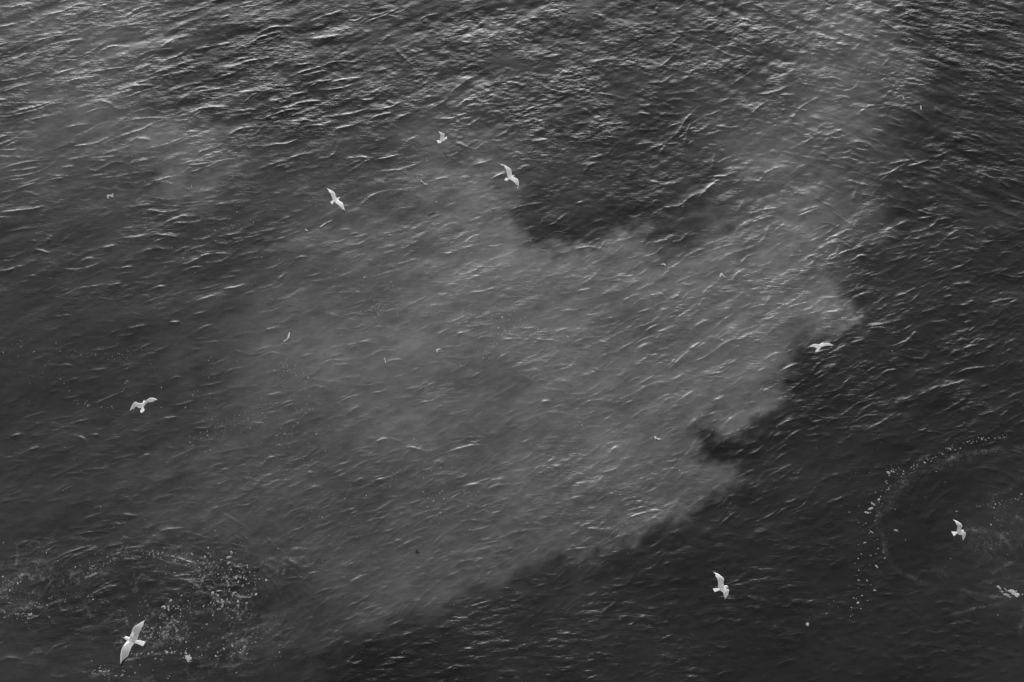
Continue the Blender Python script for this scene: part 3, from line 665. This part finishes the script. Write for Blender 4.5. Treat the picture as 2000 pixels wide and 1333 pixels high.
gull("largest and nearest gull, flying left over the foam at the bottom left", 17.0,
     (246.5, 1246.6, 0), (238.6, 1246.2, -.02), (251.5, 1248.6, 0), (268, 1254.2, 0), [(270, 1250.2, 0), (284.6, 1253.8, 0), (282.3, 1258.5, 0), (278.8, 1262.9, 0), (266.5, 1257.5, 0)],
     [(252.5, 1246, 267.6, 1251.4, 0), (257, 1234.5, 271, 1240, .07), (261, 1225.8, 275.8, 1229.6, .12), (271.5, 1218.4, 280.2, 1221.6, .10), (280, 1213.6, 283.9, 1214.8, .05), (288.2, 1209.3, 287.3, 1211.2, .0)],
     [(249, 1251.5, 262.5, 1257.8, 0), (242, 1259.6, 258, 1262.6, .06), (237.2, 1269, 254.2, 1272, .1), (235.2, 1279, 250.2, 1281.4, .09), (234.9, 1290, 243.4, 1293, .04), (236.2, 1302.6, 237.8, 1301.6, -.02)], 1.25, mantle=.40, lead=.60)

# ------------------------------------------------------------------ drift on the water
def drift_mat(name, v, rough=.5):
    mt, nt, b = mat_new(name)
    nz = nt.nodes.new("ShaderNodeTexNoise"); nz.inputs["Scale"].default_value = 18; nz.inputs["Detail"].default_value = 4
    cr_ = nt.nodes.new("ShaderNodeValToRGB"); cr_.color_ramp.elements[0].color = (v * .75,) * 3 + (1,); cr_.color_ramp.elements[1].color = (min(v * 1.2, .9),) * 3 + (1,)
    cr_.color_ramp.elements[0].position = .3; cr_.color_ramp.elements[1].position = .7
    tc = nt.nodes.new("ShaderNodeTexCoord"); nt.links.new(tc.outputs["Object"], nz.inputs["Vector"])
    nt.links.new(nz.outputs["Fac"], cr_.inputs[0]); nt.links.new(cr_.outputs[0], b.inputs["Base Color"]); b.inputs["Roughness"].default_value = rough
    return mt
m_pale = drift_mat("pale_scrap", .50); m_dim = drift_mat("sodden_scrap", .27); m_dark = drift_mat("dark_scrap", .012, .9); m_faint = drift_mat("sunken_scrap", .15)
MATS = {"p": m_pale, "d": m_dim, "k": m_dark, "f": m_faint}

def scrap(name, label, cat, mt, nodes, groups=None, flat=.35):
    P = [at(x, y) for x, y, r in nodes]
    cz = [surf(p[0], p[1]) for p in P]; z = max(cz) + .004
    base = Vector((sum(p[0] for p in P) / len(P), sum(p[1] for p in P) / len(P), z))
    rs = []
    for (x, y, r) in nodes:
        rs.append(np.linalg.norm(at(x + r, y) - at(x, y)) * 1.1)
    bm = bmesh.new()
    chain_bm(bm, [Vector((p[0], p[1], z + .012)) for p in P], rs, flat, 10)
    o = link_mesh(name, bm, MATS[mt], None, base)
    fuse(o, .009, 2)
    if not o.data.materials: o.data.materials.append(MATS[mt])
    tag(o, label, cat, groups)
    return o
G = "pale scraps adrift on the sea"
sc = lambda lab, mt, nodes: scrap("floating_scrap", lab, "flotsam", mt, nodes, G)
sc("dull pale Z-shaped scrap adrift on the choppy water at the upper left", "d", [(219.5, 380, 1.9), (219.9, 385.4, 2), (217, 384, 1.7), (213.9, 382.2, 1.8), (210.7, 381.9, 1.6), (210.7, 384.7, 2.4), (211.7, 388.6, 1.6)])
sc("bone-shaped pale scrap floating right of the gull with slim dark-edged wings", "d", [(821.9, 358, .8), (822.9, 354.9, 1.5), (826.5, 358.1, 1.2), (830.2, 361.7, 1.8), (833.2, 362.3, 1.3), (832.8, 359.5, 1.1)])
sc("long pale strip with a forked end just below the gull with slim dark-edged wings", "p", [(624, 443.7, .7), (627.4, 442.9, 1.5), (632.4, 439.2, 1.4), (636, 436.8, 1.1), (638.8, 435.4, .6), (643.2, 433.6, 1.2), (647.6, 431.6, .6)])
sc("tiny bright fleck left of the forked strip's lower end", "p", [(597, 449.0, 1.6), (599.2, 451.2, .9), (602, 449.8, .6)])
sc("long bent pale strip with a split top, alone in the plume at centre left", "p", [(565.3, 650, .8), (565.1, 652.5, 1.3), (564.1, 656.3, 1.7), (563.8, 659.6, 1.9), (561.9, 662.6, 1.3), (558.5, 665.3, 1.1), (554.4, 667.5, 1.3)])
sc("bright comma-shaped scrap near the middle of the plume", "p", [(861.7, 683.2, .7), (857.4, 682.9, 1.1), (853.6, 685.4, 2.1), (853.9, 689.4, 1.2)])
sc("dim half-sunk scrap below the comma-shaped one", "f", [(824.6, 757, 1.6), (822.4, 760.6, 1.3), (820.3, 761, 1.1), (815.5, 765.3, .6)])
sc("bright hook-shaped scrap with a short tail in the right part of the plume", "p", [(1406.5, 541, 1.7), (1409.2, 535.4, 1.8), (1411, 538.6, 1.3), (1417.3, 542.7, .9)])
sc("dull tadpole-shaped scrap left of the edge-on gull", "d", [(1400.4, 661.9, .8), (1405.8, 665.3, .8), (1410.5, 665.3, 2), (1412.5, 668.4, 1.5)])
sc("small bright notched scrap below the dark patch near the plume's upper edge", "p", [(1291.9, 517.1, 1.4), (1295, 517.8, 1.2), (1296.4, 516, 1), (1299, 518.9, 1.4)])
sc("pale hammer-shaped scrap with a pointed end in the lower right of the plume", "p", [(1280, 855, 2.2), (1279.6, 857.8, 1.6), (1282.6, 856.6, 1.2), (1285.6, 858.5, 2), (1292.4, 858.3, .5)])
sc("thin upright sliver left of the comma-shaped scrap", "p", [(751.5, 700.5, .7), (751.3, 703.5, 1.1), (752.8, 706, .7), (752.8, 708.5, 1.2)])
sc("thin bright curved sliver on the bright crossing waves at the upper right", "p", [(1722.3, 157, .8), (1725.3, 154.4, .9), (1730.9, 153.1, .8)])
sc("small hooked scrap between the curved sliver and the upright one at the upper right", "p", [(1762, 189.6, .8), (1764.3, 190.8, .8), (1764.6, 193.8, .9)])
sc("short upright scrap, rightmost of the three at the upper right", "p", [(1798, 208.8, 1.3), (1798.4, 211.8, 1.0), (1798.5, 214.8, 1.2)])
sc("tiny pale sliver just above the gull with black spots behind its wingtips", "d", [(1006, 302.7, .7), (1008.8, 305, .7)])
sc("tiny bright scrap in the upper left of the plume under the dark-edged gull", "p", [(711, 543.4, 1.1), (713.4, 541.6, .9)])
sc("small pale scrap near the top of the plume's bright right end", "p", [(1560.5, 489.6, 1), (1563.5, 490.8, 1)])
sc("small slanting pale sliver on waves above the plume's right end", "d", [(1588.6, 359.8, .7), (1593, 357.6, .8)])
sc("dim wavy upright wisp above and right of the Z-shaped scrap", "d", [(374.3, 361.8, .6), (373.9, 366, .7), (375.8, 370, .6)])
sc("tiny three-armed scrap near the left edge below the Z-shaped scrap", "d", [(57.5, 405.8, .6), (60.5, 407.6, .8), (63.5, 406.2, .6), (61.5, 409.6, .6)])
sc("small bright oval scrap high at the far upper left", "p", [(142, 118.6, 1), (145.4, 117.8, 1)])
sc("small curled pale wisp between the Z-shaped scrap and the top edge", "d", [(357, 251.4, .7), (360.6, 250.2, .8), (363, 253.6, .6)])
sc("tiny bright sliver at the tip of the dark patch under the spotted gull", "p", [(1034.4, 470.8, .7), (1037.6, 470, .7)])
sc("tiny dull ring-shaped scrap right of the far upper left waves", "d", [(203, 297, .6), (205.6, 295.2, .7), (208.4, 296.6, .6), (206.6, 299.4, .6)])
sc("small bright double fleck near the dark notches at the plume's lower right", "p", [(1325.5, 919.4, .9), (1328.6, 920.6, .8)])
scrap("dark_debris", "small black fin-shaped piece of debris in the lower part of the plume", "debris", "k", [(814.7, 1073.9, 1), (815.4, 1076, 1.6), (814.3, 1077.8, 1.7), (812, 1079.3, .9), (815, 1080.2, 1.4), (819.6, 1080.2, .6)], None, .6)
scrap("dark_debris", "thin dark wavy strand lying in the pale water right of the bone-shaped scrap", "debris", "k", [(835.8, 420.3, .7), (841.4, 419.1, .9), (843.8, 417.9, 1), (848.6, 415.5, .9)], None, .5)
scrap("dark_debris", "thin dark upright strand just below the smallest gull", "debris", "k", [(867, 297, .5), (868.6, 302, .5), (872.4, 305.6, .6), (874.4, 311, .5)], None, .5)

# ------------------------------------------------------------------ foam flecks (uncountable): one mesh of small bubbles and rafts
foam_m, nt, b = mat_new("foam")
nz = nt.nodes.new("ShaderNodeTexNoise"); nz.inputs["Scale"].default_value = 60
mr = nt.nodes.new("ShaderNodeMapRange"); mr.inputs["To Min"].default_value = .18; mr.inputs["To Max"].default_value = .42
nt.links.new(nz.outputs["Fac"], mr.inputs["Value"]); nt.links.new(mr.outputs[0], b.inputs["Base Color"]); b.inputs["Roughness"].default_value = .6
FV, FF = [], []
def fleck(px, py, rpx, el=1.0, ang=None):
    p = at(px, py); x, y = p[0], p[1]
    if not (X0 + .2 < x < X1 - .2 and Y0 + .2 < y < Y1 - .2): return
    if rng.random() < (.6 if px < 700 and 600 < py < 1040 else .45 if px < 1300 and py < 1040 else .6 if px < 700 and py > 1040 else .3 if rpx < 1 else 0): return
    r = rpx * (.8 if py > 1040 else .95) / 50.0; z = surf(x, y) + .003; ang = rng.uniform(0, 3.14) if ang is None else ang
    n = 7; k = len(FV); c_, s_ = math.cos(ang), math.sin(ang)
    ph = rng.uniform(.55, 1.35, n); r *= float(np.exp(rng.normal(-.2, .4))) if rpx < 2.3 else 1; el *= rng.uniform(1, 1.9)
    for ring, (q, hz) in enumerate(((1, 0), (.6, .35))):
        for i in range(n):
            t = 2 * math.pi * i / n; a = math.cos(t) * r * el * q * ph[i]; c2 = math.sin(t) * r * q * ph[i]
            FV.append((x + a * c_ - c2 * s_, y + a * s_ + c2 * c_, z + hz * r))
    FV.append((x, y, z + .5 * r))
    for i in range(n):
        j = (i + 1) % n
        FF.append((k + i, k + j, k + n + j, k + n + i)); FF.append((k + n + i, k + n + j, k + 2 * n))
def line_flecks(pts, n, jit, r0, r1):
    S = catmull([np.array(p, float) for p in pts], 2.0)
    for _ in range(n):
        q = S[rng.integers(len(S))]; fleck(q[0] + rng.normal(0, jit), q[1] + rng.normal(0, jit * .8), rng.uniform(r0, r1) * (1.5 if rng.random() < .08 else 1))
def cloud(n, cx, cy, sx, sy, r0, r1, rot=0.0):
    c_, s_ = math.cos(rot), math.sin(rot)
    for _ in range(n):
        a, b2 = rng.normal(0, sx), rng.normal(0, sy); fleck(cx + a * c_ - b2 * s_, cy + a * s_ + b2 * c_, rng.uniform(r0, r1))
# ring of bubbles at the left
line_flecks([(180, 690), (150, 692), (118, 705), (112, 730), (125, 750), (140, 770), (155, 785), (190, 795), (225, 792), (243, 755), (246, 713), (200, 700), (180, 690)], 160, 2.2, .35, .75)
line_flecks([(246, 713), (260, 708), (285, 700), (300, 720), (312, 745), (315, 765)], 60, 2, .35, .7)
cloud(130, 60, 690, 45, 28, .35, .8); cloud(150, 230, 690, 50, 10, .35, .75)
# belt of bubbles through the plume's left part
line_flecks([(400, 690), (395, 750), (385, 780), (420, 830), (470, 830), (530, 820), (590, 800)], 330, 14, .35, .75)
line_flecks([(570, 720), (545, 760), (500, 800), (440, 830), (400, 860)], 260, 7, .35, .8)
line_flecks([(570, 720), (590, 750), (600, 790), (570, 830), (545, 850), (540, 880)], 200, 7, .35, .8)
cloud(260, 480, 850, 70, 26, .35, .75); cloud(200, 570, 900, 45, 40, .3, .7); cloud(120, 560, 720, 12, 8, .3, .7)
cloud(260, 600, 620, 110, 60, .3, .6, .3); cloud(220, 720, 560, 60, 30, .3, .6)
# strands near the centre
line_flecks([(905, 605), (925, 597), (950, 603)], 40, 1, .3, .6); line_flecks([(905, 605), (903, 620), (915, 635), (928, 648)], 50, 1, .3, .6)
line_flecks([(915, 600), (895, 610), (870, 635)], 40, 2, .3, .6); line_flecks([(893, 625), (900, 645)], 20, 1, .3, .6)
line_flecks([(945, 705), (955, 680), (975, 655), (1010, 640), (1040, 640)], 240, 5, .35, .8); cloud(220, 1010, 640, 30, 12, .35, .8, -.3)
line_flecks([(1020, 655), (1060, 645), (1098, 650), (1110, 665)], 70, 2.5, .3, .7); cloud(180, 1000, 590, 50, 26, .3, .65, -.2); cloud(120, 920, 690, 30, 10, .3, .6)
cloud(120, 760, 600, 40, 12, .35, .7, -.3); cloud(90, 740, 605, 10, 8, .35, .7)
cloud(130, 1010, 545, 50, 14, .3, .6); line_flecks([(870, 712), (895, 710), (925, 726)], 40, 1.5, .35, .7)
cloud(90, 1280, 805, 30, 16, .3, .6, -.5); cloud(60, 1130, 828, 8, 4, .4, .8); cloud(160, 1120, 880, 60, 20, .3, .6); cloud(70, 1175, 905, 25, 14, .3, .6)
# small bits under the three upper gulls
cloud(230, 800, 340, 65, 26, .4, .85, -.4); cloud(110, 650, 395, 40, 20, .5, .9); cloud(90, 860, 380, 40, 22, .4, .9, .4); line_flecks([(840, 400), (900, 405), (970, 415)], 50, 4, .5, 1.0)
cloud(140, 450, 450, 55, 16, .4, .8, -.3); cloud(70, 300, 330, 60, 30, .4, .8)
# lower plume
cloud(90, 880, 970, 35, 14, .4, .9); cloud(60, 860, 1010, 30, 20, .35, .8); cloud(120, 620, 1000, 30, 40, .3, .65); cloud(90, 820, 925, 40, 10, .3, .65)
cloud(90, 1130, 925, 60, 20, .3, .6); cloud(120, 1215, 1030, 40, 8, .3, .65, -.3)
# eddy at bottom left
line_flecks([(140, 1120), (200, 1105), (260, 1085), (330, 1085), (400, 1095), (440, 1115)], 240, 7, .5, 1.3)
cloud(160, 410, 1105, 40, 18, .5, 1.5); cloud(130, 475, 1145, 26, 16, .7, 2.2, -.5); cloud(90, 430, 1180, 20, 12, .8, 2.2); cloud(130, 470, 1200, 50, 30, .4, 1.1)
cloud(330, 310, 1245, 28, 30, .4, 1.1); cloud(180, 350, 1240, 60, 35, .4, 1.0); cloud(60, 470, 1265, 22, 14, .7, 2.0); cloud(90, 420, 1290, 60, 20, .4, 1.0)
line_flecks([(10, 1195), (50, 1200), (80, 1185), (125, 1170), (180, 1160)], 180, 5, .4, 1.2); cloud(110, 40, 1200, 22, 8, .5, 1.3); cloud(60, 180, 1195, 25, 15, .35, .7)
cloud(50, 15, 1145, 16, 10, .7, 2.0); cloud(110, 210, 1312, 28, 8, .5, 1.3); cloud(70, 80, 1085, 40, 18, .4, .8); cloud(220, 260, 1060, 200, 30, .35, .7)
line_flecks([(255, 1280), (300, 1278), (340, 1273), (360, 1280)], 110, 3, .5, 1.2); line_flecks([(375, 1290), (400, 1288), (430, 1282)], 25, 1.5, .5, 1)
cloud(50, 355, 1185, 14, 10, .6, 1.4); cloud(30, 325, 1187, 4, 4, .8, 2.0)
# arc of broken foam at lower right
for (x, y, r, e, a) in [(430, 298, 3.4, 1.3, -.6), (460, 275, 1.6, 1, 0), (462, 292, 1.4, 1, 0), (412, 350, 1.8, 1.2, 0), (430, 400, 2, 1.6, 1.2), (420, 362, 1.2, 1, 0), (412, 415, 1.4, 1, .4), (368, 467, 2.8, 1, 0),
                       (330, 490, 2.8, 1.3, -.9), (320, 520, 2.4, 1.8, .4), (298, 547, 1.7, 1.4, -.3), (290, 612, 1.4, 1.4, .4), (325, 665, 2.6, 2.6, -.8), (285, 732, 1.9, 2, .3), (262, 760, .9, 1, 0), (320, 812, 2.2, 1.2, -.8),
                       (395, 790, 1.6, 2, -1.1), (405, 830, 1.8, 1.4, .5), (355, 880, 2, 1.3, -1.2), (245, 905, 1.5, 1, 0), (233, 935, 1.1, 1, 0), (245, 965, 1.8, 1.2, 0), (297, 967, 2.4, 1.5, -.9), (320, 993, 1.2, 1, 0),
                       (265, 1060, 1.4, 1.2, .2), (215, 1075, 1.3, 1.3, -.4), (240, 1107, 2.4, 1.2, .9), (258, 1142, 1.2, 1, 0), (207, 1180, 1.8, 1.1, -.5), (185, 1153, 1, 1, 0), (45, 1170, 1.2, 1, 0), (90, 1095, 1.2, 1, 0),
                       (60, 1115, 1.3, 1, 0), (475, 655, 1.4, 1.3, -.2), (535, 715, 1.1, 1, 0), (853, 537, 1.6, 1.3, 0), (815, 830, 1.2, 1, 0), (345, 1028, 1.2, 1, 0), (300, 1092, 1.3, 1, 0), (360, 712, 1.4, 1.2, 0), (345, 722, 1.5, 1, 0),
                       (270, 797, 1.1, 1, 0), (240, 832, 1.3, 1, 0), (275, 840, 1, 1, 0), (725, 290, 1.4, 1, 0), (520, 305, 1.8, 1.4, -.3), (1107, 1181, 1.5, 1, 0), (1190, 1186, 1.3, 1, 0), (610, 835, .9, 1, 0), (665, 893, .9, 1, 0), (1253, 432, 1.6, 1, 0)]:
    fleck(1600 + x * .315, 830 + y * .315, r * .85, e, a)
line_flecks([(1720, 985), (1735, 950), (1745, 915), (1765, 925)], 50, 5, .4, .9); line_flecks([(1700, 1000), (1690, 1060), (1680, 1120), (1675, 1180), (1650, 1205)], 60, 13, .35, .8)
line_flecks([(1840, 880), (1870, 870), (1930, 858), (1980, 850)], 80, 5, .4, 1.0); line_flecks([(1770, 930), (1800, 905), (1850, 882), (1890, 872)], 90, 5, .35, .8)
line_flecks([(1910, 990), (1950, 985), (2000, 978)], 50, 5, .35, .9); cloud(80, 1975, 1030, 25, 40, .3, .7)
for q_ in ((1964, 1152, 1.6, 2.2, -1.1), (1970, 1166, 1.5, 2.4, -.6), (1951, 1147.5, 1.7, 1.6, -.9), (1997, 1161.5, 1.3, 1.6, .2), (1958, 1156, 1.1, 1.2, 0)): fleck(*q_)
line_flecks([(1948, 1145), (1955, 1155), (1970, 1165)], 26, 2, .7, 1.6)
cloud(60, 1680, 990, 30, 60, .3, .6)
cloud(900, 700, 700, 420, 260, .25, .5); cloud(500, 300, 900, 300, 200, .25, .5); cloud(300, 1250, 800, 300, 200, .25, .45); cloud(160, 1600, 980, 250, 220, .25, .5)
fme = bpy.data.meshes.new("foam_flecks"); fme.from_pydata(FV, [], FF); fme.update()
fo = bpy.data.objects.new("foam_flecks", fme); C.objects.link(fo); fme.materials.append(foam_m)
fme.polygons.foreach_set("use_smooth", [True] * len(fme.polygons))
tag(fo, "pale foam bubbles and broken rafts scattered over the sea", "foam", None, "stuff")

# ------------------------------------------------------------------ splashes
splash_m, nt, b = mat_new("splash"); b.inputs["Base Color"].default_value = (.62, .62, .62, 1); b.inputs["Roughness"].default_value = .7
nz = nt.nodes.new("ShaderNodeTexNoise"); nz.inputs["Scale"].default_value = 25; bp = nt.nodes.new("ShaderNodeBump"); bp.inputs["Distance"].default_value = .05
nt.links.new(nz.outputs["Fac"], bp.inputs["Height"]); nt.links.new(bp.outputs[0], b.inputs["Normal"])
def splash(label, blobs):
    P = [at(x, y) for x, y, r in blobs]; z = surf(P[0][0], P[0][1])
    bm = bmesh.new()
    for (x, y, r), p in zip(blobs, P):
        rr = r / 50.0
        for _ in range(26):
            o = rng.normal(0, rr * .42, 2); q = rr * rng.uniform(.22, .5)
            bmesh.ops.create_icosphere(bm, subdivisions=2, radius=1, matrix=Matrix.Translation((p[0] + o[0], p[1] + o[1], z + .01)) @ Matrix.Diagonal((q, q * .8, q * rng.uniform(.3, .6), 1)))
    o = link_mesh("foam_splash", bm, splash_m, None, Vector((P[0][0], P[0][1], z)))
    fuse(o, .014, 1)
    if not o.data.materials: o.data.materials.append(splash_m)
    tag(o, label, "splash", "white splashes on the sea")
splash("round white splash right of the largest gull at the bottom left", [(365, 1284, 5), (369, 1288, 4.6), (368, 1292, 2.4)])
splash("ragged white splash with a spray tail at the right edge", [(1977, 1157, 5.4), (1984, 1162, 5.2), (1975, 1155, 2.4), (1990, 1163, 2.2)])
splash("small white splash alone on dark water at the bottom right", [(1575.5, 1219.8, 3), (1578, 1220.5, 3)])
print("sea verts", nx * ny, "flecks", len(FF))
